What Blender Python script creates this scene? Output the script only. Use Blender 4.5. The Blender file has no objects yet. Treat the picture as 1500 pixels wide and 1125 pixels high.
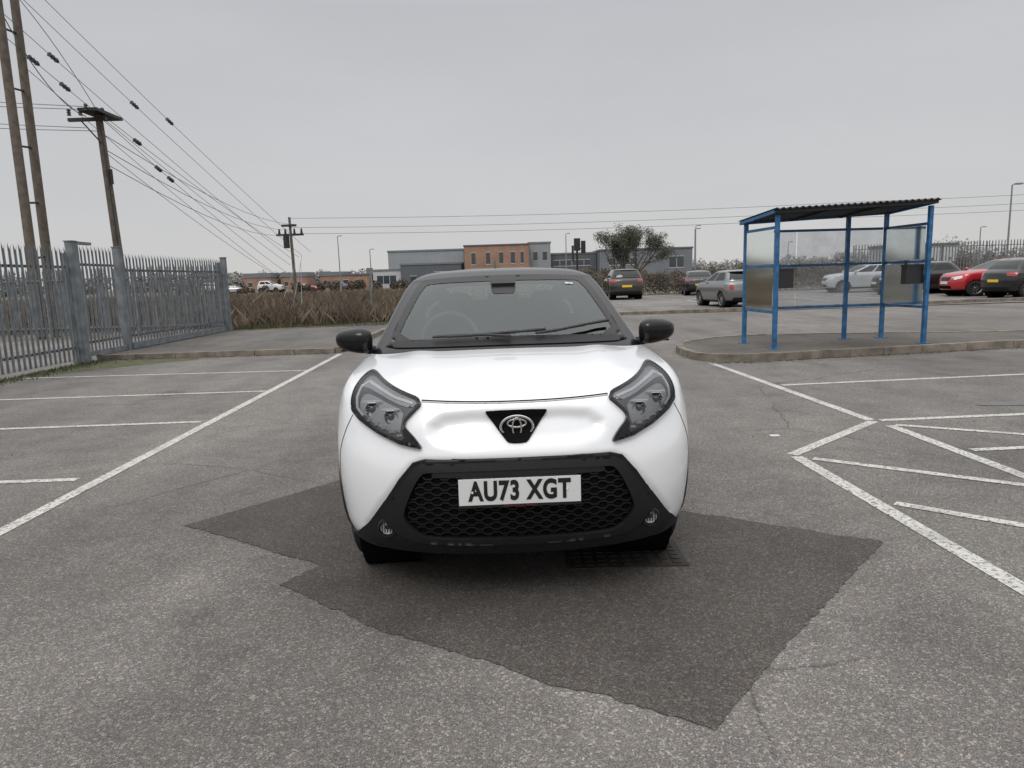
import bpy, bmesh, math, random
from mathutils import Vector, Matrix, noise
from mathutils.geometry import delaunay_2d_cdt
from mathutils.bvhtree import BVHTree
random.seed(7)
sc=bpy.context.scene
R=math.radians
# ------------------------------------------------------------------ helpers
def link(ob,parent=None):
    sc.collection.objects.link(ob)
    if parent: ob.parent=parent
    return ob
def empty(name,loc=(0,0,0),rot=0,sx=1,sy=1,sz=1):
    e=bpy.data.objects.new(name,None); e.location=loc; e.rotation_euler=(0,0,rot); e.scale=(sx,sy,sz)
    e.empty_display_size=.2
    return link(e)
def mesh(name,verts,faces,mats=None,parent=None,smooth=False,idx=None,loc=None):
    me=bpy.data.meshes.new(name); me.from_pydata([tuple(v) for v in verts],[],faces); 
    if mats:
        for m in (mats if isinstance(mats,(list,tuple)) else [mats]): me.materials.append(m)
    if idx: me.polygons.foreach_set('material_index',idx)
    if smooth: me.polygons.foreach_set('use_smooth',[True]*len(me.polygons))
    me.update()
    ob=bpy.data.objects.new(name,me)
    if loc: ob.location=loc
    return link(ob,parent)
class MB:
    """mesh accumulator"""
    def __init__(s): s.v=[];s.f=[];s.i=[]
    def add(s,v,f,mi=0):
        o=len(s.v); s.v+= [tuple(a) for a in v]; s.f+=[tuple(o+k for k in q) for q in f]; s.i+=[mi]*len(f)
    def box(s,x0,x1,y0,y1,z0,z1,mi=0,M=None):
        v=[(x,y,z) for z in (z0,z1) for y in (y0,y1) for x in (x0,x1)]
        if M: v=[M@Vector(a) for a in v]
        s.add(v,[(0,2,3,1),(4,5,7,6),(0,1,5,4),(2,6,7,3),(0,4,6,2),(1,3,7,5)],mi)
    def tube(s,p0,p1,r0,r1=None,n=8,mi=0,cap=True):
        p0=Vector(p0);p1=Vector(p1); r1=r0 if r1 is None else r1
        d=(p1-p0).normalized(); a=d.orthogonal().normalized(); b=d.cross(a)
        v=[]
        for p,r in((p0,r0),(p1,r1)):
            for k in range(n):
                t=2*math.pi*k/n; v.append(p+a*math.cos(t)*r+b*math.sin(t)*r)
        f=[(k,(k+1)%n,n+(k+1)%n,n+k) for k in range(n)]
        if cap: f+= [tuple(range(n-1,-1,-1)),tuple(range(n,2*n))]
        s.add(v,f,mi)
    def lathe(s,prof,c,axis='x',n=32,mi=0,flip=1):
        v=[];m=len(prof)
        for k in range(n):
            t=2*math.pi*k/n
            for a,r in prof:
                if axis=='x': v.append((c[0]+a*flip,c[1]+r*math.cos(t),c[2]+r*math.sin(t)))
                elif axis=='y': v.append((c[0]+r*math.cos(t),c[1]+a*flip,c[2]+r*math.sin(t)))
                else: v.append((c[0]+r*math.cos(t),c[1]+r*math.sin(t),c[2]+a))
        f=[]
        for k in range(n):
            for j in range(m-1):
                a=k*m+j;b=((k+1)%n)*m+j
                f.append((a,b,b+1,a+1))
        s.add(v,f,mi)
    def out(s,name,mats,parent=None,smooth=False):
        o=mesh(name,s.v,s.f,mats,parent,smooth,s.i)
        if smooth: o.data.set_sharp_from_angle(angle=R(38))
        return o
# ------------------------------------------------------------------ materials
def mat(name,col,rough=.6,metal=0,coat=0,var=.12,vs=3.0,bump=0,bs=60,spec=.5):
    m=bpy.data.materials.new(name); m.use_nodes=True; nt=m.node_tree; b=nt.nodes['Principled BSDF']
    b.inputs['Roughness'].default_value=rough; b.inputs['Metallic'].default_value=metal
    b.inputs['Coat Weight'].default_value=coat; b.inputs['Coat Roughness'].default_value=.03
    b.inputs['Specular IOR Level'].default_value=spec
    tc=nt.nodes.new('ShaderNodeTexCoord'); no=nt.nodes.new('ShaderNodeTexNoise'); no.inputs['Scale'].default_value=vs; no.inputs['Detail'].default_value=4
    nt.links.new(tc.outputs['Object'],no.inputs['Vector'])
    r=nt.nodes.new('ShaderNodeValToRGB'); r.color_ramp.elements[0].position=.3; r.color_ramp.elements[1].position=.7
    r.color_ramp.elements[0].color=tuple(c*(1-var) for c in col)+(1,); r.color_ramp.elements[1].color=tuple(min(1,c*(1+var)) for c in col)+(1,)
    nt.links.new(no.outputs['Fac'],r.inputs['Fac']); nt.links.new(r.outputs['Color'],b.inputs['Base Color'])
    if bump:
        n2=nt.nodes.new('ShaderNodeTexNoise'); n2.inputs['Scale'].default_value=bs; n2.inputs['Detail'].default_value=3
        nt.links.new(tc.outputs['Object'],n2.inputs['Vector'])
        bp=nt.nodes.new('ShaderNodeBump'); bp.inputs['Strength'].default_value=bump; bp.inputs['Distance'].default_value=.01
        nt.links.new(n2.outputs['Fac'],bp.inputs['Height']); nt.links.new(bp.outputs['Normal'],b.inputs['Normal'])
    return m
def N(nt,t,**k):
    n=nt.nodes.new(t)
    for a,b in k.items(): setattr(n,a,b)
    return n
def ramp(nt,src,stops,interp='LINEAR'):
    r=N(nt,'ShaderNodeValToRGB'); e=r.color_ramp.elements; r.color_ramp.interpolation=interp
    while len(e)<len(stops): e.new(.5)
    for el,(p,c) in zip(e,stops):
        el.position=p; el.color=(c,c,c,1) if not isinstance(c,tuple) else c+(1,)
    nt.links.new(src,r.inputs['Fac']); return r.outputs['Color']
def noise_n(nt,vec,scale,detail=4,rough=.55):
    n=N(nt,'ShaderNodeTexNoise'); n.inputs['Scale'].default_value=scale; n.inputs['Detail'].default_value=detail; n.inputs['Roughness'].default_value=rough
    nt.links.new(vec,n.inputs['Vector']); return n.outputs['Fac']
def mixc(nt,f,a,b,mode='MIX'):
    m=N(nt,'ShaderNodeMix',data_type='RGBA',blend_type=mode)
    for i,v in ((0,f),(6,a),(7,b)):
        s=m.inputs[i]
        if isinstance(v,(int,float)): s.default_value=v if i==0 else (v,v,v,1)
        elif isinstance(v,tuple): s.default_value=v+(1,)
        else: nt.links.new(v,s)
    return m.outputs[2]
def asphalt(name,base,tint=(1,.955,.905),stone=.65,paint=False,stain=1):
    m=bpy.data.materials.new(name); m.use_nodes=True; nt=m.node_tree; b=nt.nodes['Principled BSDF']
    tc=N(nt,'ShaderNodeTexCoord').outputs['Object']
    fine=noise_n(nt,tc,185,2,.75)
    c=ramp(nt,fine,[(.32,.36),(.5,.95),(.70,1.75)])
    vor=N(nt,'ShaderNodeTexVoronoi'); vor.inputs['Scale'].default_value=115; nt.links.new(tc,vor.inputs['Vector'])
    sep=N(nt,'ShaderNodeSeparateColor'); nt.links.new(vor.outputs['Color'],sep.inputs[0])
    st=ramp(nt,sep.outputs[0],[(.0,.55),(.55,.92),(.84,1.3),(1,2.3)])
    hue=mixc(nt,ramp(nt,sep.outputs[1],[(.4,0),(.9,1)]),(1,1,1),(1.12,.98,.84))
    c=mixc(nt,stone,c,mixc(nt,1,mixc(nt,1,c,st,'MULTIPLY'),hue,'MULTIPLY'))
    big=ramp(nt,noise_n(nt,tc,.35,3,.6),[(.3,.78),(.7,1.16)])
    mid=ramp(nt,noise_n(nt,tc,2.6,4,.65),[(.3,.84),(.7,1.13)])
    c=mixc(nt,stain,c,mixc(nt,1,c,big,'MULTIPLY'),'MIX'); c=mixc(nt,1,c,mid,'MULTIPLY')
    bl=ramp(nt,noise_n(nt,tc,.9,5,.7),[(.55,1.0),(.68,.74)])
    c=mixc(nt,stain,c,mixc(nt,1,c,bl,'MULTIPLY'))
    sx=N(nt,'ShaderNodeMapping'); sx.inputs['Scale'].default_value=(.9,.10,1); nt.links.new(tc,sx.inputs[0])
    tr=ramp(nt,noise_n(nt,sx.outputs[0],1.0,2,.5),[(.42,1.05),(.62,.84)])
    c=mixc(nt,stain,c,mixc(nt,1,c,tr,'MULTIPLY'))
    if name=='asphalt':
        v2=N(nt,'ShaderNodeTexVoronoi',feature='DISTANCE_TO_EDGE'); v2.inputs['Scale'].default_value=.33
        wm=N(nt,'ShaderNodeTexNoise'); wm.inputs['Scale'].default_value=2.2; wm.inputs['Detail'].default_value=4; nt.links.new(tc,wm.inputs['Vector'])
        nt.links.new(mixc(nt,.16,tc,wm.outputs['Color']),v2.inputs['Vector'])
        ck=ramp(nt,v2.outputs['Distance'],[(.0,.5),(.002,.7),(.004,1.0)])
        gate=ramp(nt,noise_n(nt,tc,.5,3,.5),[(.52,0),(.58,1)])
        c=mixc(nt,gate,c,mixc(nt,1,c,ck,'MULTIPLY'))
    c=mixc(nt,1,c,tuple(base*t for t in tint),'MULTIPLY')
    if paint:
        wear=ramp(nt,noise_n(nt,tc,38,5,.75),[(.40,0.0),(.49,1.0)])
        wear2=ramp(nt,noise_n(nt,tc,3,4,.6),[(.25,.5),(.5,1.0)])
        f=mixc(nt,1,wear,wear2,'MULTIPLY')
        pc=mixc(nt,1,(.62,.61,.57),ramp(nt,noise_n(nt,tc,14,4,.7),[(.3,.76),(.7,1.0)]),'MULTIPLY')
        c=mixc(nt,f,c,pc)
    nt.links.new(c,b.inputs['Base Color'])
    b.inputs['Roughness'].default_value=.85; b.inputs['Specular IOR Level'].default_value=.35
    bp=N(nt,'ShaderNodeBump'); bp.inputs['Strength'].default_value=.65; bp.inputs['Distance'].default_value=.006
    nt.links.new(fine,bp.inputs['Height']); nt.links.new(bp.outputs['Normal'],b.inputs['Normal'])
    return m
def glass(name,tint=(.5,.55,.53),rough=.02,diff=None,ior=1.65,gcol=(.9,.95,.93)):
    m=bpy.data.materials.new(name); m.use_nodes=True; nt=m.node_tree; nt.nodes.clear()
    o=N(nt,'ShaderNodeOutputMaterial'); t=N(nt,'ShaderNodeBsdfTransparent'); t.inputs[0].default_value=tint+(1,)
    g=N(nt,'ShaderNodeBsdfGlossy'); g.inputs['Roughness'].default_value=rough; g.inputs['Color'].default_value=gcol+(1,)
    fr=N(nt,'ShaderNodeFresnel'); fr.inputs[0].default_value=ior
    last=t.outputs[0]
    if diff:
        d=N(nt,'ShaderNodeBsdfDiffuse'); d.inputs[0].default_value=diff[0]+(1,)
        tc=N(nt,'ShaderNodeTexCoord').outputs['Object']
        f=ramp(nt,noise_n(nt,tc,3.5,6,.7),[(.3,diff[1]*.6),(.7,min(1,diff[1]*1.35))])
        mm=N(nt,'ShaderNodeMixShader'); nt.links.new(f,mm.inputs[0]); nt.links.new(last,mm.inputs[1]); nt.links.new(d.outputs[0],mm.inputs[2]); last=mm.outputs[0]
    mx=N(nt,'ShaderNodeMixShader'); nt.links.new(fr.outputs[0],mx.inputs[0]); nt.links.new(last,mx.inputs[1]); nt.links.new(g.outputs[0],mx.inputs[2])
    nt.links.new(mx.outputs[0],o.inputs[0]); return m
M_asph=asphalt('asphalt',.170)
M_asph2=asphalt('asphalt_far',.19,stone=.4)
M_patch=asphalt('asphalt_patch',.080,(1,.92,.85),.6,stain=.4)
M_pave=asphalt('footway',.13,(1,.95,.88),.4)
M_isl=asphalt('island_surface',.11,(1,.92,.82),.5)
M_line=asphalt('line_paint',.16,paint=True)
M_kerb=mat('kerb_concrete',(.18,.155,.125),.9,var=.45,vs=4,bump=.5,bs=80)
M_soil=mat('soil_grass',(.13,.11,.08),.95,var=.4,vs=.6,bump=.6,bs=6)
M_straw=mat('dry_grass',(.165,.130,.092),.9,var=.5,vs=.7)
M_straw2=mat('dry_reeds',(.095,.070,.050),.9,var=.4,vs=1.5)
M_moss=mat('moss_grass',(.080,.085,.04),.95,var=.4,vs=6)
M_steel=mat('galvanised',(.17,.185,.195),.6,.2,var=.3,vs=5)
M_wood=mat('pole_wood',(.12,.10,.08),.9,var=.3,vs=5)
M_black=mat('black_metal',(.02,.02,.022),.5)
M_wire=mat('wire',(.16,.16,.165),.6)
M_blue=mat('blue_paint',(.022,.115,.26),.5,var=.4,vs=9)
M_roofs=mat('roof_sheet',(.035,.035,.037),.7,var=.3,vs=3)
M_poly=glass('polycarbonate',(.84,.86,.88),rough=.08,diff=((.60,.62,.65),.30))
M_white=mat('white_paint',(.78,.79,.80),.25,0,1.0,var=.01)
M_gloss=mat('black_gloss',(.007,.007,.008),.16,0,.0,var=.05,spec=.35)
M_plas=mat('black_plastic',(.010,.010,.011),.5,var=.2,vs=20,spec=.35)
M_grl=mat('grille_black',(.010,.010,.011),.30,var=.1,spec=.4)
M_void=mat('dark_void',(.003,.003,.003),.8,spec=.1)
M_glass=glass('windscreen_glass',(.62,.68,.66),rough=.015,ior=1.78)
M_sglass=glass('tinted_glass',(.10,.11,.11),rough=.02)
M_lens=glass('lens',(.96,.965,.97),rough=.01,ior=1.42,gcol=(.8,.8,.8))
M_chrome=mat('chrome',(.72,.72,.73),.14,1,var=.03)
M_silver=mat('lamp_reflector',(.62,.63,.65),.22,.9,var=.15,vs=60)
M_lgrey=mat('lamp_grey',(.24,.245,.255),.35,.2,var=.1)
M_drl=mat('lamp_drl',(.46,.47,.49),.3,.1,var=.1)
M_dgrey=mat('lamp_dark',(.055,.056,.06),.3)
M_tyre=mat('tyre',(.014,.014,.014),.85,var=.3,vs=30,bump=.3)
M_rim=mat('alloy',(.35,.35,.36),.3,.9)
M_plate=mat('plate_white',(.64,.65,.64),.35,var=.04)
M_yplate=mat('plate_yellow',(.75,.48,.03),.4)
M_txt=mat('plate_black',(.006,.006,.006),.5)
M_red=mat('tail_red',(.30,.01,.012),.2,0,1)
M_inter=mat('interior',(.045,.047,.048),.8,var=.2)
M_inter2=mat('interior_seats',(.075,.078,.08),.85,var=.2)
M_skirt=mat('frit',(.006,.006,.006),.3,spec=.3)
M_badge=mat('badge_red',(.25,.02,.05),.5)
# ------------------------------------------------------------------ ground
def poly(name,pts,z,m,parent=None):
    n=len(pts)
    v=[(x,y,z) for x,y in pts]
    me=[tuple(range(n))]
    a=sum(pts[i][0]*pts[(i+1)%n][1]-pts[(i+1)%n][0]*pts[i][1] for i in range(n))
    if a<0: me=[tuple(range(n-1,-1,-1))]
    return mesh(name,v,me,m,parent)
poly('ground',[(2000*math.cos(t*math.pi/24),2000*math.sin(t*math.pi/24)) for t in range(48)],-.03,M_soil)
poly('car_park',[(-8.75,-30),(60,-30),(60,24.6),(-3.6,24.6),(-3.6,14.45),(-8.75,14.45)],0,M_asph)
poly('rear_car_park',[(3.2,24.75),(60,26.5),(60,47),(3.2,45)],-.004,M_asph2)
poly('compound_yard',[(-60,-30),(-8.8,-30),(-8.8,20.9),(-60,24)],-.006,M_asph2)
poly('footpath',[(-8.75,14.55),(-3.7,14.5),(-3.7,22.8),(-5.7,21.7),(-8.75,21.0)],.10,M_pave)
def ribbon(mb,pts,w,z0,z1,mi=0,seg=.9,gap=.012):
    """run of kerb stones"""
    for a,b in zip(pts[:-1],pts[1:]):
        a=Vector(a);b=Vector(b);L=(b-a).length;n=max(1,round(L/seg));ang=math.atan2(b.y-a.y,b.x-a.x)
        for k in range(n):
            M=Matrix.Translation((*a.lerp(b,k/n),0))@Matrix.Rotation(ang+random.uniform(-.006,.006),4,'Z')
            dz=random.uniform(-.008,.008)
            mb.box(0,L/n-gap,-w/2,w/2,z0,z1+dz,mi,M)
k=MB(); ribbon(k,[(-8.7,14.5),(-3.7,14.45)],.13,-.02,.115); ribbon(k,[(-3.64,14.5),(-3.64,22.8)],.13,-.02,.115); k.out('kerb',[M_kerb])
k=MB(); ribbon(k,[(-8.6,21.0),(-5.7,21.7),(-3.7,22.85)],.1,-.02,.13); k.out('kerb',[M_kerb])
k=MB(); ribbon(k,[(-3.6,24.68),(4.0,24.68),(8.4,25.2),(20,26.1),(60,28)],.25,-.03,.11); k.out('kerb',[M_kerb])
def smoothpoly(p,it=2):
    for _ in range(it):
        q=[]
        for i in range(len(p)):
            a=p[i];b=p[(i+1)%len(p)]
            q.append((a[0]*.75+b[0]*.25,a[1]*.75+b[1]*.25)); q.append((a[0]*.25+b[0]*.75,a[1]*.25+b[1]*.75))
        p=q
    return p
isl=[(3.02,12.9),(2.98,11.5),(3.3,11.0),(4.2,11.0),(5.6,11.2),(9,11.8),(13,12.5),(24,14.2),(24.2,15.2),(14,13.9),(9.8,13.4),(7,14.1),(5.0,14.45),(3.7,13.9)]
isl2=smoothpoly(isl,2)
def inset(p,d):
    out=[];n=len(p)
    for i in range(n):
        a=Vector(p[i-1]);b=Vector(p[i]);c=Vector(p[(i+1)%n])
        t=(c-a).normalized(); out.append((b.x-t.y*d,b.y+t.x*d))
    return out
ar=sum(isl2[i][0]*isl2[(i+1)%len(isl2)][1]-isl2[(i+1)%len(isl2)][0]*isl2[i][1] for i in range(len(isl2)))
inn=inset(isl2,.12 if ar>0 else -.12)
poly('shelter_island',inn,.115,M_isl)
kk=MB(); n=len(isl2)
for i in range(n):
    j=(i+1)%n; a,b,c,d=isl2[i],isl2[j],inn[j],inn[i]
    f=.985
    b=(a[0]+(b[0]-a[0])*f,a[1]+(b[1]-a[1])*f); c=(d[0]+(c[0]-d[0])*f,d[1]+(c[1]-d[1])*f)
    z=.125+random.uniform(-.004,.004)
    v=[(*a,-.02),(*b,-.02),(*b,z),(*a,z),(*c,z),(*d,z),(*c,0),(*d,0)]
    kk.add(v,[(0,1,2,3),(3,2,4,5),(5,4,6,7),(0,3,5,7),(1,6,4,2)])
kk.out('kerb',[M_kerb])
pp=[(-2.05,4.10),(-1.32,4.97),(-.95,5.4),(-.1,4.85),(1.09,4.06),(1.95,3.5),(.89,2.34),(.62,2.02),(-.01,2.39),(-.58,2.72),(-1.18,3.20),(-1.03,3.43)]
rag=[]
for i in range(len(pp)):
    a=Vector(pp[i]);b=Vector(pp[(i+1)%len(pp)]);n=max(2,int((b-a).length/.03))
    for q in range(n):
        c=a.lerp(b,q/n); w_=.02*noise.noise(Vector((c.x*4,c.y*4,1))); rag.append((c.x+random.uniform(-.008,.008)+w_,c.y+random.uniform(-.008,.008)+w_))
me=bpy.data.meshes.new('tarmac_patch'); bm=bmesh.new(); f=bm.faces.new([bm.verts.new((x,y,.004)) for x,y in rag]); f.normal_update()
if f.normal.z<0: f.normal_flip()
bmesh.ops.triangulate(bm,faces=bm.faces); bm.to_mesh(me); me.materials.append(M_patch); link(bpy.data.objects.new('tarmac_patch',me))
L=MB()
def line(p,q,w=.1,z=.004):
    p=Vector(p);q=Vector(q);d=(q-p).normalized();s=Vector((-d.y,d.x))*w/2
    L.add([(*(p+s),z),(*(p-s),z),(*(q-s),z),(*(q+s),z)],[(0,1,2,3)])
line((-3.53,14.2),(-3.36,9.4),.1); line((-3.36,9.4),(-3.19,4.1),.1); line((-3.19,4.1),(-3.05,-2),.1)
for y0,y1 in ((3.05,3.0),(5.23,5.16),(7.41,7.28),(9.47,9.42),(11.64,11.78)):
    line((-3.42,y0),(-8.5,y1),.085,.0045)
line((3.20,10.96),(3.42,6.45)); line((3.47,6.2),(3.52,3.0))
line((3.42,8.62),(9.5,9.1),.09); line((3.5,6.43),(9.5,6.75),.09)
line((3.42,6.40),(2.20,5.30),.09); line((2.21,5.24),(2.38,-1),.10)
line((3.53,6.22),(5.6,4.95),.08,.0045); line((2.31,5.17),(3.46,4.29),.08,.0045); line((3.58,4.2),(4.6,3.4),.08,.0045)
line((2.35,4.10),(3.46,3.1),.08,.0045); line((3.6,5.27),(5.5,5.40),.08,.0045); line((2.40,3.0),(3.4,2.1),.08,.0045)
for i in range(8): line((9.0+i*2.6,30.5+i*.1),(9.2+i*2.6,36+i*.1),.12,.0)
line((5,34),(9.6,34.3),.12,.0); 
L.out('parking_bay_lines',[M_line])
d=MB(); d.box(.26,.86,3.27,3.62,.001,.010,0)
for a in range(9):
    for b in range(6):
        d.box(.285+a*.063,.285+a*.063+.04,3.295+b*.052,3.295+b*.052+.03,.0105,.014,0)
d.out('manhole_cover',[mat('cast_iron',(.05,.045,.04),.7,.5,var=.3,vs=12)])
M_wet=mat('puddle_wet',(.05,.048,.045),.22,var=.3,vs=8)
poly('puddle',smoothpoly([(4.75,6.98),(5.2,6.9),(5.7,6.97),(6.2,6.95),(6.5,7.08),(6.0,7.12),(5.5,7.09),(5.1,7.14),(4.9,7.08)],3),.005,M_wet)
s=MB()
for i in range(500):
    x=random.uniform(-8,9);y=random.uniform(1.6,14)
    r=random.uniform(.002,.006); s.box(x,x+r*2,y,y+r*1.4,.0,.0+r,0,None)
s.box(2.27,2.35,5.93,5.98,.001,.006,1)
s.out('loose_grit',[mat('grit',(.16,.14,.12),.9,var=.5,vs=8),mat('paper_scrap',(.6,.6,.58),.8)])
# ------------------------------------------------------------------ grasses
def blades(name,area,n,h0,h1,m,lean=.25,w=.02,z=0,parent=None,thr=-1):
    v=[];f=[]
    for i in range(n):
        x,y=area()
        dens=noise.noise(Vector((x*.35,y*.35,0)))*.5+.5
        if dens<thr: continue
        h=random.uniform(h0,h1)*(.35+dens*1.0)
        a=random.uniform(0,6.283);dx,dy=math.cos(a)*w,math.sin(a)*w
        b=random.uniform(0,6.283);l=random.uniform(0,lean)*h
        o=len(v); v+=[(x-dx,y-dy,z),(x+dx,y+dy,z),(x+math.cos(b)*l*.4+dx*.7,y+math.sin(b)*l*.4+dy*.7,z+h*.6),(x+math.cos(b)*l,y+math.sin(b)*l,z+h)]
        f+=[(o,o+1,o+2),(o,o+2,o+3)]
    return mesh(name,v,f,m,parent)
def field():
    while True:
        y=23+(random.random()**1.5)*62
        x=random.uniform(-.75*y,.10*y+1)
        if x<-8.9 and y<24.5: continue
        if x>-3.4 and y<25: continue
        if x>2.8: continue
        return x,y
blades('dry_grass_field',field,46000,.2,.9,[M_straw],.9,.016,-.03)
blades('brown_weeds',field,15000,.35,1.15,[M_straw2],.5,.020,-.03,thr=.46)
blades('green_grass',lambda:(random.uniform(-8.8,-3.9),21.6+(random.random()**2)*2.6),6000,.05,.28,[M_moss],.6,.012,.0)
def edge():
    return (-8.62+abs(random.gauss(0,.22)),random.uniform(5,21))
blades('grass_verge',edge,5000,.02,.09,[M_moss],.8,.008,.0)
poly('moss_strip',smoothpoly([(-8.7,10.5),(-8.3,12),(-7.2,13.4),(-6.0,14.35),(-8.7,14.38)],2),.004,M_moss)
lv=MB()
for i in range(900):
    if i%3: x=random.uniform(3.2,12); y=11.0+(x-4.2)*.16-abs(random.gauss(0,.05))-.02 if x>4.2 else 10.93-abs(random.gauss(0,.05))
    else: x=random.uniform(-8.6,-3.7); y=14.40-abs(random.gauss(0,.07))
    r=random.uniform(.01,.03); a=random.uniform(0,6.28); c_,s_=math.cos(a)*r,math.sin(a)*r
    lv.add([(x+c_,y+s_,.006),(x-s_*.6,y+c_*.6,.012),(x-c_,y-s_,.007),(x+s_*.6,y-c_*.6,.014)],[(0,1,2,3)])
lv.out('fallen_leaves',[M_straw2])
# ------------------------------------------------------------------ palisade fences
def palisade(mb,a,b,h,z0=0,sp=.140,base=.08):
    a=Vector(a);b=Vector(b);Ln=(b-a).length;ang=math.atan2(b.y-a.y,b.x-a.x)
    M=Matrix.Translation((a.x,a.y,z0))@Matrix.Rotation(ang,4,'Z')
    n=int(Ln/sp)
    for i in range(n):
        x=sp*(i+.5); w=.037; hh=h+random.uniform(-.012,.012); tl=random.uniform(-.006,.006)
        px=[-w,-w*.45,0,w*.45,w]; py=[0,.0,.022,.0,0]
        v=[];
        for j in range(5): v.append(M@Vector((x+px[j],py[j],base)))
        for j in range(5): v.append(M@Vector((x+px[j]+tl,py[j],hh-.12)))
        tips=[(-w*1.15,-.012,hh-.03),(0,.02,hh),(w*1.15,-.012,hh-.03)]
        v+= [M@Vector((x+t[0]+tl,t[1],t[2])) for t in tips]
        f=[(j,j+1,6+j,5+j) for j in range(4)]+[(5,6,10),(6,7,11),(7,8,11),(8,9,12)]
        mb.add(v,f)
    for z in (base+.22,h-.42):
        mb.box(0,Ln,.025,.065,z,z+.05,0,M)
    m=int(Ln/2.75)
    for i in range(m+1):
        mb.box(i*Ln/max(1,m)-.03,i*Ln/max(1,m)+.03,.068,.14,0,h-.12,0,M)
F=MB(); palisade(F,(-8.52,1.0),(-8.60,13.75),2.30,.02); F.out('palisade_fence',[M_steel])
F=MB(); palisade(F,(-8.62,14.0),(-8.68,15.5),2.3,.08); palisade(F,(-8.68,15.75),(-8.58,20.95),2.2,.08)
for (x,y,hh) in ((-8.60,13.86,2.42),(-8.66,14.02,2.42),(-8.68,15.62,2.38),(-8.56,21.08,2.3)):
    F.box(x-.07,x+.07,y-.07,y+.07,0,hh); F.box(x-.085,x+.085,y-.085,y+.085,hh,hh+.02)
F.box(-8.72,-8.62,14.05,15.5,.12,.22); F.box(-8.70,-8.58,15.7,20.9,.12,.26); F.box(-8.70,-8.62,14.0,14.6,2.38,2.44)
F.out('palisade_gate',[M_steel])
F=MB(); palisade(F,(-8.56,21.2),(-40,23.6),2.2,0); F.out('palisade_fence',[M_steel])
F=MB(); palisade(F,(24,48.5),(62,45.5),3.0,0,sp=.2); F.out('palisade_fence',[M_steel])
# ------------------------------------------------------------------ poles and wires
P=MB(); 
def leanpole(mb,x,y,h,r0,r1,dx=0,dy=0,mi=0): mb.tube((x,y,-.1),(x+dx,y+dy,h),r0,r1,12,mi)
leanpole(P,-14.9,22,12.6,.15,.12,.02); leanpole(P,-15.02,22.9,12.4,.15,.12,.06)
for z in (2.5,4.2,5.9,7.6,9.3):
    P.tube((-14.9,22.0,z),(-15.0,22.9,z+.1),.035,n=6,mi=1)
P.box(-16.5,-13.9,22.2,22.4,11.6,11.8,1)
for i in range(4): P.tube((-16.2+i*.7,22.3,11.8),(-16.2+i*.7,22.3,12.15),.07,.05,8,1)
P.out('utility_h_pole',[M_wood,M_black],smooth=True)
P=MB(); leanpole(P,-13.75,25,7.42,.16,.12,-.22)
T=Vector((-13.97,25,7.4))
P.box(T.x-1.0,T.x+.3,24.85,24.97,7.22,7.33,1); P.box(T.x-.3,T.x+.35,24.3,25.9,7.42,7.52,1)
for dx,dy in((-.95,0),(-.55,0),(.2,0),(0,-.6),(0,.7)):
    for q in range(3): P.tube((T.x+dx,24.9+dy,7.42+q*.08),(T.x+dx,24.9+dy,7.48+q*.08),.075,.045,8,1)
P.tube((T.x+.05,24.85,6.5),(T.x-.55,24.9,7.22),.025,n=6,mi=1)
P.tube((T.x+.25,24.9,5.1),(T.x+.25,24.9,5.6),.06,n=8,mi=1); P.tube((T.x+.25,24.83,3.0),(T.x+.13,24.83,7.1),.02,n=6,mi=1)
P.out('utility_pole',[M_wood,M_black],smooth=True)
P=MB(); leanpole(P,-21.4,70,8.0,.17,.12,-.1)
P.box(-22.9,-20.2,69.9,70.05,6.2,6.4,1); P.box(-22.3,-20.9,69.8,70.2,7.1,7.3,1); P.tube((-21.9,69.8,5.0),(-21.9,69.8,6.2),.3,n=10,mi=1)
for dx in(-1.2,-.6,.3,1.0): P.tube((-21.4+dx,70,6.4),(-21.4+dx,70,6.9),.14,.08,6,1)
P.out('utility_pole',[M_wood,M_black],smooth=True)
Wm=MB()
def wire(p,q,sag=.3,r=.012,n=10,ins=()):
    p=Vector(p);q=Vector(q);prev=p
    for i in range(1,n+1):
        t=i/n; c=p.lerp(q,t); c.z-=sag*4*t*(1-t); Wm.tube(prev,c,r,n=5,cap=False); prev=c
    for t in ins:
        c=p.lerp(q,t); c.z-=sag*4*t*(1-t); d=(q-p).normalized()
        for s_ in (-.16,0,.16): Wm.tube(c+d*(s_-.05),c+d*(s_+.05),.085,.05,8,mi=1)
E=Vector((-14.0,46,2.6))
fan=[((-15.0,22,9.9),(0,0,.35),(.10,)),((-15.0,22,9.2),(-.3,0,.1),(.06,.12)),((-13.97,25,7.4),(-.6,-.3,-.3),(.2,.25)),((-13.8,25,7.4),(.3,0,.6),(.1,)),
     ((-14.9,22.9,10.6),(.5,0,.7),(.25,)),((-14.9,22.9,11.3),(1.0,.4,.9),(.34,)),((-13.9,25,6.2),(-1.2,0,-.6),()),((-15.0,22.9,8.5),(-.9,0,-.8),())]
for s_,e_,ins in fan: wire(s_,E+Vector(e_),.2,.011,ins=ins)
for s_,e_ in (((-14.0,46,2.6),(-11.4,34,.0)),((-13.5,46,3.3),(-10.4,33.0,.0)),((-14.6,46,2.3),(-12.4,31.0,.0)),((-13.6,46,2.9),(-9.3,31,.0))): wire(s_,e_,.05,.014)
for z in (6.9,7.6): wire((-34,20,z+1.2),(-13.97,25,z),.3,.012); wire((-34,20,z+1.7),(-14.4,24.9,z+.1),.3,.012)
wire((-14.9,22,10.9),(-13.97,25,7.5),-.3,.012); wire((-14.9,22,9.9),(-14.4,25,7.4),.6,.016)
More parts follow.
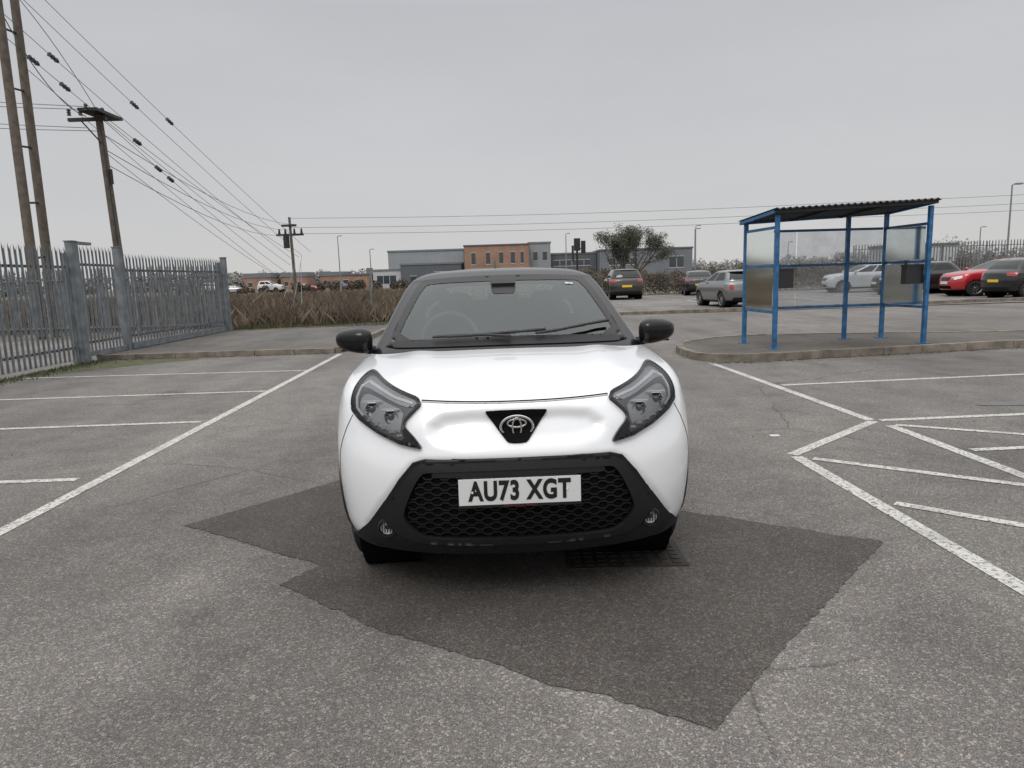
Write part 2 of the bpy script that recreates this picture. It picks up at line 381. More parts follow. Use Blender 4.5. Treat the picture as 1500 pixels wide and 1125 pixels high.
for zz,a in ((6.4,.0),(6.9,.6),(5.9,-.6)): wire((-13.9,25,zz-.1),(-21.4+a,70,zz+.4),.8,.014)
for z,y in ((7.9,70),(7.0,69.5),(6.4,70.5)):
    wire((-21.4,70,z),(36,y+2,z+.05),.35,.02,24); wire((36,y+2,z+.05),(110,y,z+3.2),.8,.02,20)
Wm.out('overhead_wires',[M_wire,M_black])
def lamp(x,y,h,arm=1.2,r=.09,m=M_steel):
    e=empty('street_lamp',(x,y,0)); b=MB(); b.tube((0,0,0),(0,0,h),r,r*.6,8); b.tube((0,0,h-.02),(arm*.35,0,h+.08),r*.5,n=6); b.box(arm*.3,arm,-.15,.15,h+.02,h+.12); b.box(-.12,.12,-.12,.12,0,.9); b.out('column',[m],e)
M_lp=mat('lamp_grey_paint',(.20,.21,.22),.6)
lamp(36.4,51,6.9,.7,.08,M_lp); lamp(-26.5,110,8.6,.7,.10,M_lp); lamp(-22,112,6.5,.7,.10,M_lp); lamp(24,90,6.8,.7,.09,M_lp); lamp(9.3,112,8.0,.7,.10,M_lp); lamp(30,112,8.6,.8,.10,M_lp); lamp(66,98,6.3,.7,.10,M_lp); lamp(44,110,5.5,.7,.09,M_lp)
e=empty('railway_signal',(7.9,80,0)); b=MB(); b.tube((0,0,0),(0,0,5.6),.12,n=8); b.box(-.35,.35,-.2,.1,4.2,5.6); b.box(.45,.95,-.2,.1,3.9,5.3); b.box(-.1,.9,-.02,.08,4.4,4.5); b.box(-.6,-.4,-.3,.3,3.0,4.8); b.out('signal_head',[M_black],e)
e=empty('marker_post',(-5.0,25.2,0)); b=MB(); b.tube((0,0,-.05),(0,0,1.75),.03,n=8); b.box(-.11,.11,-.04,.04,1.74,1.95); b.out('post',[M_steel],e)
# ------------------------------------------------------------------ shelter
sh=empty('smoking_shelter',(4.46,11.62,.115),R(4.6))
fr=MB()
W=2.66;Dp=1.16
def post(x,y,h): fr.box(x-.032,x+.032,y-.032,y+.032,0,h); fr.box(x-.08,x+.08,y-.08,y+.08,0,.012)
zr=lambda x:2.22+.035*x
post(0,0,zr(0)); post(W,0,zr(W)); post(-.03,Dp,zr(0)-.02); post(W-.02,Dp,zr(W)-.02); post(1.93,Dp+.04,zr(1.9)-.02)
def rail(x0,y0,x1,y1,z0,z1,t=.045,w=.035,mi=0):
    p=Vector((x0,y0));q=Vector((x1,y1));d=(q-p).normalized();s=Vector((-d.y,d.x))*w/2
    v=[(*(p+s),z0),(*(p-s),z0),(*(q-s),z1),(*(q+s),z1)]; v+= [(a,b_,c+t) for a,b_,c in v]
    fr.add(v,[(0,1,2,3),(7,6,5,4),(0,4,5,1),(1,5,6,2),(2,6,7,3),(3,7,4,0)],mi)
for z in (.60,1.37,2.0):
    rail(.02,Dp+.045,1.89,Dp+.045,z,z); rail(1.97,Dp+.045,W-.06,Dp+.045,z,z); rail(-.015,.045,-.03,Dp-.045,z,z); rail(W-.003,.045,W-.017,Dp-.045,z,z)
rail(-.06,-.08,W+.06,-.08,zr(-.1)+.03,zr(W)+.03,.05,.04,1); rail(-.10,Dp+.12,W+.06,Dp+.12,zr(-.1)-.06,zr(W)-.03,.05,.04)
rail(-.08,-.06,-.10,Dp+.1,zr(-.1)+.03,zr(-.1)-.06,.05,.035); rail(W+.055,-.06,W+.055,Dp+.1,zr(W)+.03,zr(W)-.04,.05,.035)
rail(.9,-.06,.9,Dp+.1,zr(.9)+.02,zr(.9)-.05,.05,.04,1); rail(1.8,-.06,1.8,Dp+.1,zr(1.8)+.02,zr(1.8)-.05,.05,.04,1)
fr.out('frame',[M_blue,M_roofs],sh)
nx=150
v=[];f=[]
for i in range(nx+1):
    x=-.10+(W+.17)*i/nx; zc=zr(x)+.10+.016*math.sin(x*2*math.pi/.11)
    v+=[(x,-.15,zc),(x,Dp+.2,zc-.09)]
for i in range(nx): f.append((2*i,2*i+2,2*i+3,2*i+1))
ro=mesh('roof_sheet',v,f,[M_roofs],sh,True); sm=ro.modifiers.new('s','SOLIDIFY'); sm.thickness=.012
pn=MB()
def pane(x0,y0,x1,y1,z0,z1):
    p=Vector((x0,y0));q=Vector((x1,y1)); pn.add([(*p,z0),(*q,z0),(*q,z1),(*p,z1)],[(0,1,2,3)])
for z0,z1 in ((.655,1.365),(1.425,1.995)):
    pane(.02,Dp+.02,.93,Dp+.02,z0,z1); pane(.95,Dp+.02,1.88,Dp+.02,z0,z1); pane(1.975,Dp+.02,W-.07,Dp+.02,z0,z1); pane(-.035,.05,-.045,Dp-.05,z0,z1); pane(W-.03,.05,W-.04,Dp-.05,z0,z1)
pn.out('panes',[M_poly],sh)
bx=MB()
for x0 in (.06,W-.34):
    bx.box(x0,x0+.27,.05,.19,1.02,1.32); bx.box(x0-.01,x0+.28,.04,.20,1.32,1.35); bx.box(x0+.02,x0+.05,.1,.14,1.35,1.42)
bx.out('cigarette_bins',[M_black],sh)
# ------------------------------------------------------------------ car shell
def cr(p0,p1,p2,p3,t):
    return .5*((2*p1)+(-p0+p2)*t+(2*p0-5*p1+4*p2-p3)*t*t+(-p0+3*p1-3*p2+p3)*t**3)
def expand(rows,sub):
    out=[]
    n=len(rows)
    for i in range(n-1):
        a=rows[max(0,i-1)];b=rows[i];c=rows[i+1];d=rows[min(n-1,i+2)]
        for s_ in range(sub):
            t=s_/sub; out.append((i+t,[cr(a[k],b[k],c[k],d[k],t) for k in range(len(b))]))
    out.append((n-1,list(rows[-1]))); return out
def shell(rows,nf,ns,nr,sub,disp=None):
    V=[]
    ex=expand(rows,sub); Nn=nf+ns+nr
    for rt,(yf,zf,w,Lf,zs,n_,yr,zr_,Lr) in ex:
        half=[]
        for i in range(Nn+1):
            if i<=nf:
                q=math.sin(math.pi/2*i/nf); x=w*q; y=yf+Lf*(1-max(0,1-q**n_)**(1/n_)); z=zf+(zs-zf)*q*q
            elif i<=nf+ns:
                t=(i-nf)/ns; y=(yf+Lf)*(1-t)+(yr-Lr)*t; x=w; z=zs+(zr_-zs)*t*t*.5
            else:
                t=(i-nf-ns)/nr; q=math.cos(math.pi/2*t); x=w*q; y=yr-Lr*(1-max(0,1-q**2.6)**(1/2.6)); z0=zs+(zr_-zs)*.5; z=z0+(zr_-z0)*(1-q*q)
            half.append((x,y,z))
        loop=half+[(-a,b,c) for a,b,c in half[-2:0:-1]]
        if disp: loop=[disp(p,rt) for p in loop]
        V+=loop
    m=2*Nn; F=[];I=[]
    for r_ in range(len(ex)-1):
        for i in range(m):
            j=(i+1)%m; F.append((r_*m+i,r_*m+j,(r_+1)*m+j,(r_+1)*m+i)); u=i+.5 if i<Nn else m-i-.5; I.append((ex[r_][0]+.5/sub,u))
    top=(len(ex)-1)*m; F.append(tuple(range(top,top+m))); I.append((len(rows),0))
    return V,F,I,(nf,ns,nr)
#    yf   zf    w    Lf   zs   n    yr   zr   Lr
HR=[(.20,.245,.74,.50,.225,2.5,3.50,.25,.35),
    (.085,.255,.79,.50,.26,2.5,3.60,.28,.35),
    (.035,.305,.825,.52,.33,2.5,3.66,.36,.36),
    (.008,.395,.845,.55,.44,2.5,3.69,.46,.36),
    (.0,.52,.857,.56,.57,2.5,3.70,.58,.36),
    (.010,.64,.862,.57,.69,2.5,3.70,.70,.36),
    (.045,.75,.862,.58,.79,2.5,3.68,.80,.36),
    (.085,.845,.856,.58,.875,2.5,3.66,.90,.36),
    (.145,.922,.846,.56,.94,2.5,3.64,.97,.36),
    (.26,.965,.826,.50,.985,2.45,3.62,1.0,.36),
    (.50,1.015,.812,.44,1.015,2.4,3.60,1.03,.36),
    (.76,1.052,.803,.36,1.035,2.4,3.57,1.06,.34),
    (.97,1.072,.796,.28,1.045,2.4,3.55,1.08,.34),
    (1.0,1.082,.784,.27,1.06,2.4,3.53,1.1,.34),
    (1.30,1.235,.725,.30,1.22,2.6,3.42,1.25,.32),
    (1.62,1.395,.668,.28,1.37,2.7,3.28,1.38,.30),
    (1.77,1.462,.635,.25,1.43,2.7,3.20,1.44,.28),
    (1.84,1.488,.600,.24,1.465,2.7,3.14,1.47,.28),
    (2.02,1.515,.50,.25,1.505,2.6,3.0,1.50,.3),
    (2.35,1.53,.25,.2,1.53,2.4,2.8,1.52,.2)]
def sdpoly(x,z,P):
    d=1e9;ins=False;n=len(P)
    for i in range(n):
        ax,az=P[i];bx_,bz=P[(i+1)%n]
        ex,ez=bx_-ax,bz-az; t=max(0,min(1,((x-ax)*ex+(z-az)*ez)/(ex*ex+ez*ez)))
        dx,dz=x-ax-ex*t,z-az-ez*t; d=min(d,dx*dx+dz*dz)
        if (az>z)!=(bz>z) and x<(bx_-ax)*(z-az)/(bz-az)+ax: ins=not ins
    d=math.sqrt(d); return -d if ins else d
sm_=lambda t:(lambda t:t*t*(3-2*t))(max(0,min(1,t)))
REC=[(-.33,.895),(-.2,.908),(.2,.908),(.33,.895),(.40,.845),(.40,.79),(.36,.745),(.25,.722),(-.25,.722),(-.36,.745),(-.40,.79),(-.40,.845)]
GRL=[(-.42,.70),(.42,.70),(.47,.675),(.62,.49),(.70,.37),(.60,.24),(-.60,.24),(-.70,.37),(-.62,.49),(-.47,.675)]
OUT=[(-.40,.700),(.40,.700),(.455,.685),(.52,.61),(.60,.49),(.68,.385),(.75,.31),(.80,.275),(.74,.25),(.4,.245),(-.4,.245),(-.74,.25),(-.80,.275),(-.75,.31),(-.68,.385),(-.60,.49),(-.52,.61),(-.455,.685)]
def hero_disp(p,rt):
    x,y,z=p
    if y<.75 and rt<9:
        if abs(x)<.5 and .65<z<.95:
            d=sdpoly(x,z,REC); k_=sm_(-d/.068); y+=.030*k_*(.55+.45*sm_((z-.72)/.12))
        if z<.8:
            d=sdpoly(x,z,GRL); k_=sm_((-d+.012)/.03); y+=.012*k_
    if 8.2<rt<12.5 and y<1.3:
        a=abs(x); z+=.012*math.exp(-((a-.50)/.09)**2)*sm_((rt-8.2)/1.5)*sm_((12.5-rt)/.6)
    return (x,y,z)
def tri_patch(poly_,holes,sp):
    pts=[];edges=[]
    def addloop(P):
        o=len(pts);q=[]
        for i in range(len(P)):
            a=Vector(P[i]);b=Vector(P[(i+1)%len(P)]);n=max(1,int((b-a).length/sp))
            for k_ in range(n): q.append(a.lerp(b,k_/n))
        pts.extend(q); edges.extend([(o+i,o+(i+1)%len(q)) for i in range(len(q))])
    addloop(poly_); [addloop(h_) for h_ in holes]
    x0=min(p[0] for p in poly_);x1=max(p[0] for p in poly_);z0=min(p[1] for p in poly_);z1=max(p[1] for p in poly_)
    nx=int((x1-x0)/sp)+1;nz=int((z1-z0)/sp)+1
    for i in range(nx):
        for j in range(nz):
            x=x0+(i+.5+.25*(j%2))*sp;z=z0+(j+.5)*sp
            if sdpoly(x,z,poly_)<-sp*.45 and all(sdpoly(x,z,h_)>sp*.45 for h_ in holes): pts.append(Vector((x,z)))
    r_=delaunay_2d_cdt(pts,edges,[],0,1e-6)
    vs,fs=r_[0],r_[2]; out=[]
    for f_ in fs:
        c=sum((vs[i] for i in f_),Vector((0,0)))/len(f_)
        if sdpoly(c.x,c.y,poly_)<0 and all(sdpoly(c.x,c.y,h_)>0 for h_ in holes): out.append(tuple(f_))
    return vs,out
def patch(name,bvh,P,m,parent,off=.002,holes=(),sp=.012,axis='y',sgn=-1,rim=True,back=None):
    vs,fs=tri_patch(P,list(holes),sp); V=[];B=[]
    for v_ in vs:
        if axis=='y': o=Vector((v_.x,-1 if sgn<0 else 6,v_.y)); d_=Vector((0,1 if sgn<0 else -1,0))
        else: o=Vector((2*sgn,v_.x,v_.y)); d_=Vector((-sgn,0,0))
        h_=bvh.ray_cast(o,d_)
        if h_[0] is None or (axis=='y' and sgn<0 and h_[0].y>2.2):
            h_=bvh.find_nearest(Vector((v_.x,.55,v_.y)) if axis=='y' else o)
        nn=h_[1]; 
        if nn.dot(d_)>0: nn=-nn
        V.append(h_[0]+nn*off); B.append(h_[0]+nn*(off-(back or (off+.006))))
    F=[]
    for f_ in fs:
        a,b,c=V[f_[0]],V[f_[1]],V[f_[2]]; nn=(b-a).cross(c-a)
        F.append(f_ if nn.dot(d_)<0 else f_[::-1])
    ec={}
    for f_ in F:
        for i in range(3):
            k_=(f_[i],f_[(i+1)%3]); ec[k_]=1
    Vx=list(V);sm=[True]*len(F)
    if rim:
        for a,b in list(ec):
            if (b,a) not in ec:
                o=len(Vx); Vx+=[V[a],V[b],B[b],B[a]]; F.append((o+1,o,o+3,o+2)); sm.append(False)
    me=bpy.data.meshes.new(name); me.from_pydata([tuple(v) for v in Vx],[],F); me.materials.append(m)
    me.polygons.foreach_set('use_smooth',sm); me.update()
    return link(bpy.data.objects.new(name,me),parent)
def strip(p,w):
    n=len(p);A=[];Bq=[]
    for i in range(n):
        a=Vector(p[max(0,i-1)]);b=Vector(p[min(n-1,i+1)]);d_=(b-a).normalized();s_=Vector((-d_.y,d_.x))*w/2
        A.append(tuple(Vector(p[i])+s_));Bq.append(tuple(Vector(p[i])-s_))
    return A+Bq[::-1]
def wheel(mb,x,y,z,r,w,sgn,rim_mi=1,ty_mi=0):
    pr=[(-w/2,r*.66),(-w/2,r*.90),(-w*.42,r*.975),(-w*.2,r),(w*.2,r),(w*.42,r*.975),(w/2,r*.90),(w/2,r*.66)]
    mb.lathe(pr,(x,y,z),'x',40,ty_mi)
    mb.lathe([(w*.46,r*.68),(w*.40,r*.62),(w*.15,r*.60),(w*.10,.0)],(x,y,z),'x',32,rim_mi+1,sgn)
    for k_ in range(10):
        t=k_*math.pi/5; a=.035*r/.33
        c=Vector((x+sgn*w*.34,y,z)); d_=Vector((0,math.cos(t),math.sin(t))); s_=Vector((0,-d_.z,d_.y))
        v=[c+s_*a*.8+d_*r*.12,c-s_*a*.8+d_*r*.12,c-s_*a*.6+d_*r*.66,c+s_*a*.6+d_*r*.66]
        v2=[q-Vector((sgn*.03,0,0)) for q in v]
        mb.add(v+v2,[(0,1,2,3),(0,4,5,1),(2,6,7,3),(1,5,6,2),(3,7,4,0)],rim_mi)
    mb.lathe([(w*.40,.0),(w*.40,r*.12),(w*.3,r*.17)],(x,y,z),'x',16,rim_mi,sgn)
    mb.lathe([(w*.46,r*.69),(w*.48,r*.66),(w*.40,r*.62)],(x,y,z),'x',32,rim_mi,sgn)
# ---------------- hero hatchback
FW=.83
car=empty('white_hatchback_car',(.018,2.83,0),R(1.9))
WS=[(-.672,1.098),(-.3,1.110),(.3,1.110),(.672,1.098),(.612,1.27),(.54,1.432),(.48,1.450),(0,1.460),(-.48,1.450),(-.54,1.432),(-.612,1.27)]
V,F,I,(nf,ns,nr)=shell(HR,84,90,26,10,hero_disp)
full=BVHTree.FromPolygons([Vector(v) for v in V],F[:-1])
FF=[];MI=[]
OUTs=[(x*.985,.45+(z-.45)*.985) for x,z in OUT]
for f_,(rt,u) in zip(F,I):
    c=sum((Vector(V[i]) for i in f_),Vector())/len(f_)
    dead=False
    for yw in (FW,3.17):
        if abs(c.x)>.55 and (c.y-yw)**2+(c.z-.33)**2<.375**2: dead=True
    if dead: continue
    mi=0
    if rt<1.75: mi=1
    elif rt<7 and c.y<.7 and c.z<.72 and sdpoly(c.x,c.z,OUTs)<0: mi=5
    elif rt>=12.0: 
        mi=2
        if u<nf and 13<rt<17 and sdpoly(c.x,c.z,WS)<0 and c.y<2.0: mi=3
        elif nf<u<nf+ns and 13.3<rt<15.9 and not (.40<(u-nf)/ns<.45): mi=4
        elif u>nf+ns+8 and 13.3<rt<15.9: mi=4
    FF.append(f_);MI.append(mi)
mesh('body_shell',V,FF,[M_white,M_plas,M_gloss,M_glass,M_sglass,M_void],car,True,MI)
pt=lambda *a,**k_:patch(a[0],full,a[1],a[2],car,**k_)
pt('windscreen_frit',smoothpoly([(x*1.035,1.275+(z-1.275)*1.07) for x,z in WS],1),M_skirt,off=.0025,holes=[smoothpoly([(x*.955,1.275+(z-1.275)*.90) for x,z in WS],1)],sp=.02,rim=False)
INN=smoothpoly([(-.375,.648),(.375,.648),(.425,.63),(.50,.47),(.49,.42),(.43,.362),(.36,.352),(-.36,.352),(-.43,.362),(-.49,.42),(-.50,.47),(-.425,.63)],2)
pt('bumper_black_surround',OUT,M_plas,off=.012,holes=[INN],sp=.014)
OUT2=smoothpoly([(-.395,.682),(.395,.682),(.44,.668),(.575,.49),(.60,.43),(.50,.34),(.38,.325),(-.38,.325),(-.50,.34),(-.60,.43),(-.575,.49),(-.44,.668)],2)
pt('grille_frame',OUT2,M_plas,off=.024,holes=[INN],sp=.014)
gl=MB(); 
def bar(path,w,off0,off1):
    A=strip(path,w); n=len(path); v=[]
    for (x,z) in A:
        h_=full.ray_cast(Vector((x,-1,z)),Vector((0,1,0)))
        y=h_[0].y if h_[0] else .1
        v.append((x,y-off1,z))
    v2=[(a,b+(off1-off0),c) for a,b,c in v]
    f=[]
    m=2*n
    for i in range(n-1): f.append((i,i+1,m-2-i,m-1-i))
    for i in range(m): f.append((i,(i+1)%m,m+(i+1)%m,m+i))
    gl.add(v+v2,f)
pitch=.0225; wl=.046
for r_ in range(-1,15):
    z0=.345+r_*pitch
    seg=[]
    x=-.52
    kx=0
    while x<.52:
        ph=(kx+(r_%2)*2)%4
        dz={0:0,1:.011,2:.011,3:0}[ph]
        p=(x,z0+dz); 
        if sdpoly(p[0],p[1],INN)<.006: seg.append(p)
        else:
            if len(seg)>1: bar(seg,.006,.0,.010)
            seg=[]
        x+=wl/2*(.55 if ph in(0,2) else 1.0); kx+=1
    if len(seg)>1: bar(seg,.006,.0,.010)
gl.out('grille_lattice',[M_grl],car)
pt('grille_top_bar',[(-.36,.646),(.36,.646),(.37,.634),(.365,.622),(-.365,.622),(-.37,.634)],M_grl,off=.016,sp=.02)
hl=[(x,.9235+.010*(x/.41)**2) for x in [(-.415+.83*i/40) for i in range(41)]]
pt('bonnet_gap',strip(hl,.0045),M_void,off=.0008,sp=.01,rim=False)
pt('bonnet_lip_shadow',strip([(a,b-.006) for a,b in hl],.004),mat('seam_grey',(.25,.25,.26),.5),off=.0006,sp=.01,rim=False)
for s_ in(-1,1):
    pt('wing_gap',strip([(s_*.742,.86),(s_*.775,.80),(s_*.80,.74),(s_*.818,.68)],.0035),M_void,off=.0008,sp=.01,rim=False)
    pt('corner_edge_gap',strip([(s_*.818,.68),(s_*.826,.56),(s_*.826,.44),(s_*.815,.33)],.0035),M_void,off=.0008,sp=.01,rim=False)
pt('emblem_panel',smoothpoly([(-.130,.890),(.130,.890),(.134,.880),(.05,.765),(.032,.755),(-.032,.755),(-.05,.765),(-.134,.880)],1),M_void,off=.010,sp=.012)
def ellipse_ring(name,cx_,cz,a,b,t,y,m,par):
    mb=MB();n=48;v=[]
    for i in range(n):
        an=2*math.pi*i/n;c,s_=math.cos(an),math.sin(an)
        for q in range(8):
            bq=2*math.pi*q/8; rr=t*math.cos(bq); v.append((cx_+(a+rr)*c,y-abs(t)*.6*math.sin(bq),cz+(b+rr)*s_))
    f=[]
    for i in range(n):
        for q in range(8): f.append((i*8+q,((i+1)%n)*8+q,((i+1)%n)*8+(q+1)%8,i*8+(q+1)%8))
    mb.add(v,f); return mb.out(name,[m],par,True)
yl=full.ray_cast(Vector((0,-1,.82)),Vector((0,1,0)))[0].y-.020
ellipse_ring('emblem_ring',0,.822,.069,.047,.0055,yl,M_chrome,car); ellipse_ring('emblem_ring_top',0,.838,.040,.018,.0042,yl-.002,M_chrome,car); ellipse_ring('emblem_ring_mid',0,.820,.019,.040,.0042,yl-.003,M_chrome,car)
yp=-.036
pb=MB(); pb.box(-.257,.257,yp,yp+.006,.517,.629); pb.out('number_plate',[M_plate],car)
pb=MB(); pb.box(-.245,.245,yp+.0061,yp+.05,.505,.63); pb.out('plate_plinth',[M_plas],car)
pb=MB(); pb.box(-.262,.262,yp-.001,yp+.004,.505,.5165); pb.out('plate_strap',[M_plas],car)
def text(body,size,x,z,y,m,par,sx=1,bold=0,name='lettering'):
    c=bpy.data.curves.new(name,'FONT'); c.body=body; c.size=size; c.align_x='CENTER'; c.align_y='CENTER'; c.extrude=.0006; c.offset=bold
    c.space_character=1.12
    o=bpy.data.objects.new(name,c); c.materials.append(m); link(o,par); o.location=(x,y,z); o.rotation_euler=(R(90),0,0); o.scale=(sx,1,1); return o
text('AU73 XGT',.114,0,.573,yp-.0015,M_txt,car,.73,.0045)
text('Dealer Group  Motors',.011,0,.511,yp-.002,M_badge,car,1.2,0,'strap_lettering')
for x in(-.2,.2): 
    pb=MB(); pb.lathe([(-.003,0),(-.003,.005),(0,.006)],(x,yp,.573),'y',10); pb.out('plate_screw',[M_plate],car)
for s_ in(-1,1):
    h_=full.ray_cast(Vector((s_*.585,-1,.385)),Vector((0,1,0)))[0]
    fb=MB(); fb.lathe([(-.012,.044),(-.034,.040),(-.034,.034),(-.012,.031)],(s_*.585,h_.y-.004,.385),'y',28,0); fb.lathe([(-.022,.032),(-.027,.020),(-.029,.0)],(s_*.585,h_.y-.004,.385),'y',28,1)
    fb.lathe([(-.018,.0315),(-.015,.02),(-.014,.011)],(s_*.585,h_.y-.004,.385),'y',28,2); fb.lathe([(-.014,.011),(-.020,.008),(-.021,0)],(s_*.585,h_.y-.004,.385),'y',20,0)
    for k_ in range(-2,3): fb.box(s_*.585+k_*.011-.0015,s_*.585+k_*.011+.0015,h_.y-.026,h_.y-.021,.362,.408,3)
    fb.out('fog_lamp',[M_plas,M_lens,M_silver,M_dgrey],car,True)
for s_ in(-1,1):
    fx=lambda P:[(s_*a,b) for a,b in (P if s_>0 else P[::-1])]
    HL=[(.398,.926),(.50,.953),(.60,.986),(.672,1.010),(.708,1.006),(.732,.976),(.742,.93),(.735,.880),(.69,.842),(.60,.795),(.50,.755),(.420,.738),(.408,.748),(.445,.795),(.480,.826),(.484,.848),(.450,.882)]
    HLs=smoothpoly(HL,2)
    ins=lambda P,d_: inset(P,d_ if sum(P[i][0]*P[(i+1)%len(P)][1]-P[(i+1)%len(P)][0]*P[i][1] for i in range(len(P)))>0 else -d_)
    tag='left' if s_<0 else 'right'
    pt('headlight_base_'+tag,fx(HLs),M_dgrey,off=.003,sp=.01)
    pt('headlight_upper_trim_'+tag,fx(smoothpoly([(.425,.925),(.50,.946),(.60,.978),(.672,1.002),(.71,.990),(.703,.965),(.68,.968),(.615,.950),(.53,.918),(.46,.900)],1)),M_lgrey,off=.0065,sp=.008)
    pt('headlight_drl_'+tag,fx(strip([(.45,.918),(.53,.936),(.615,.966),(.68,.984),(.710,.968),(.719,.93),(.712,.892),(.68,.862)],.009)),M_drl,off=.010,sp=.008)
    pt('headlight_bowl_'+tag,fx(smoothpoly([(.49,.893),(.56,.915),(.625,.940),(.68,.950),(.703,.92),(.700,.887),(.67,.858),(.60,.822),(.51,.795),(.500,.84)],1)),M_lgrey,off=.005,sp=.01)
    for (hx,hz,rr) in ((.550,.870,.034),(.640,.895,.037)):
        h_=full.ray_cast(Vector((s_*hx,-1,hz)),Vector((0,1,0)))[0]; Y0_=h_.y
        lb=MB()
        lb.lathe([(-.018,rr),(-.022,rr*.94),(-.006,rr*.62),(-.002,rr*.5)],(s_*hx,Y0_,hz),'y',6,0)
        lb.lathe([(-.004,rr*.52),(-.018,rr*.40),(-.023,rr*.2),(-.024,0)],(s_*hx,Y0_,hz),'y',20,1)
        for q in range(-2,3): lb.box(s_*hx-rr*.9,s_*hx+rr*.9,Y0_-.011,Y0_-.008,hz+q*rr*.36-.001,hz+q*rr*.36+.001,2)
        lb.box(s_*hx-rr*1.15,s_*hx+rr*1.15,Y0_-.016,Y0_-.010,hz+rr*.92,hz+rr*1.06,2)
        lb.out('lamp_unit_'+tag,[M_silver,M_dgrey,M_drl],car)
    lb=MB()
    for q in range(5):
        hx=.51+.035*q; hz=.797+.0135*q; h_=full.ray_cast(Vector((s_*hx,-1,hz)),Vector((0,1,0)))[0]
        lb.box(s_*hx-.012,s_*hx+.012,h_.y-.014,h_.y-.006,hz-.006,hz+.006)
    lb.out('indicator_cells_'+tag,[M_silver],car)
    pt('headlight_lens_'+tag,fx(HLs),M_lens,off=.020,sp=.012,back=.001)
    pt('headlight_edge_'+tag,fx(HLs),M_gloss,off=.0215,holes=[fx(ins(HLs,.005))],sp=.01)
    pt('headlight_lower_edge_'+tag,fx([(.735,.886),(.729,.872),(.69,.841),(.60,.794),(.50,.754),(.422,.740),(.445,.772),(.50,.772),(.60,.806),(.68,.852),(.722,.884)]),M_gloss,off=.0225,sp=.01)
    pt('headlight_tail_'+tag,fx([(.420,.741),(.446,.793),(.479,.822),(.490,.810),(.480,.785),(.50,.762)]),M_gloss,off=.0228,sp=.01)
for yw in (FW,3.17):
    for s_ in(-1,1):
        arc=lambda r_,a0,a1,n=26:[(yw+r_*math.cos(R(a0+(a1-a0)*i/n)),.33+r_*math.sin(R(a0+(a1-a0)*i/n))) for i in range(n+1)]
        pt('arch_trim',arc(.425,-8,188)+arc(.365,188,-8),M_plas,off=.010,sp=.03,axis='x',sgn=s_,back=.05)
        wb=MB(); wheel(wb,s_*.745,yw,.328,.328,.185,s_); wb.out('wheel',[M_tyre,M_rim,M_void],car,True)
        wb=MB(); wb.lathe([(.0,.0),(.0,.40),(.28,.40)],(s_*.50,yw,.34),'x',28,0,s_); wb.out('wheel_well',[M_void],car)
ub=MB(); ub.box(-.62,.62,.28,3.4,.21,.25); ub.out('underbody',[M_void],car)
ib=MB(); ib.box(-.70,.70,1.14,1.42,.80,1.055); ib.box(-.66,.66,1.42,1.5,.7,1.02); ib.box(-.68,.68,1.2,3.3,.35,.45)
for x in(-.34,.34):
    ib.box(x-.24,x+.24,1.85,2.35,.45,.72,1)
    ib.lathe([(.62,.20),(.70,.235),(1.0,.235),(1.12,.20),(1.16,.12),(1.165,0)],(x,2.36,0),'z',20,1)
    ib.lathe([(1.17,.0),(1.175,.09),(1.22,.13),(1.30,.13),(1.35,.09),(1.36,0)],(x,2.40,0),'z',16,1); ib.box(x-.04,x+.04,2.38,2.41,1.1,1.2)
ib.box(-.6,.6,2.95,3.05,.6,1.12,1)
for x in (-.35,.35): ib.box(x-.11,x+.11,2.98,3.05,1.13,1.27,1)
ib.out('interior',[M_inter,M_inter2],car,True)
tb=MB()
for i in range(32):
    t0=2*math.pi*i/32;t1=2*math.pi*(i+1)/32
    q=lambda t:Vector((-.35+.175*math.cos(t),1.55+.06*math.sin(t),1.08+.165*math.sin(t)))
    tb.tube(q(t0),q(t1),.015,n=8,cap=False)
tb.box(-.43,-.27,1.53,1.56,1.0,1.11); tb.out('steering_wheel',[M_inter2],car,True)
h_=full.ray_cast(Vector((0,-1,1.40)),Vector((0,1,0)))[0]
cb=MB(); cb.box(-.075,.075,h_.y+.01,h_.y+.14,1.345,1.425); cb.box(-.02,.02,h_.y+.0,h_.y+.02,1.375,1.40); cb.box(-.10,.10,h_.y+.17,h_.y+.20,1.30,1.36); cb.out('camera_and_mirror',[M_skirt],car)
pt('camera_frit',[(-.09,1.462),(.09,1.462),(.075,1.375),(.06,1.36),(-.06,1.36),(-.075,1.375)],M_skirt,off=.0022,sp=.02,rim=False)
pt('windscreen_sticker',[(.405,1.415),(.455,1.411),(.455,1.402),(.405,1.406)],M_plate,off=.0035,sp=.02,rim=False)
pt('cowl_panel',smoothpoly([(-.71,1.078),(-.4,1.083),(0,1.086),(.4,1.083),(.71,1.078),(.67,1.112),(.3,1.124),(0,1.127),(-.3,1.124),(-.67,1.112)],1),M_plas,off=.006,sp=.012)
def wiper(pts):
    wb=MB(); q=[]
    for x,z in pts:
        h_=full.ray_cast(Vector((x,-1,z)),Vector((0,1,0))); q.append(h_[0]+h_[1]*(.03 if h_[1].y<0 else -.03))
    for a,b in zip(q[:-1],q[1:]): wb.tube(a,b,.010,.008,6)
    return wb
w1=wiper([(.02,1.108),(-.12,1.118),(-.28,1.118),(-.42,1.112)]); w1.out('wiper_arm',[M_black],car,True)
w2=wiper([(.60,1.165),(.45,1.150),(.28,1.128),(.16,1.118)]); w2.out('wiper_blade',[M_black],car,True)
w3=wiper([(.22,1.135),(.05,1.128),(-.18,1.118),(-.34,1.113)]); w3.out('wiper_blade_driver',[M_black],car,True)
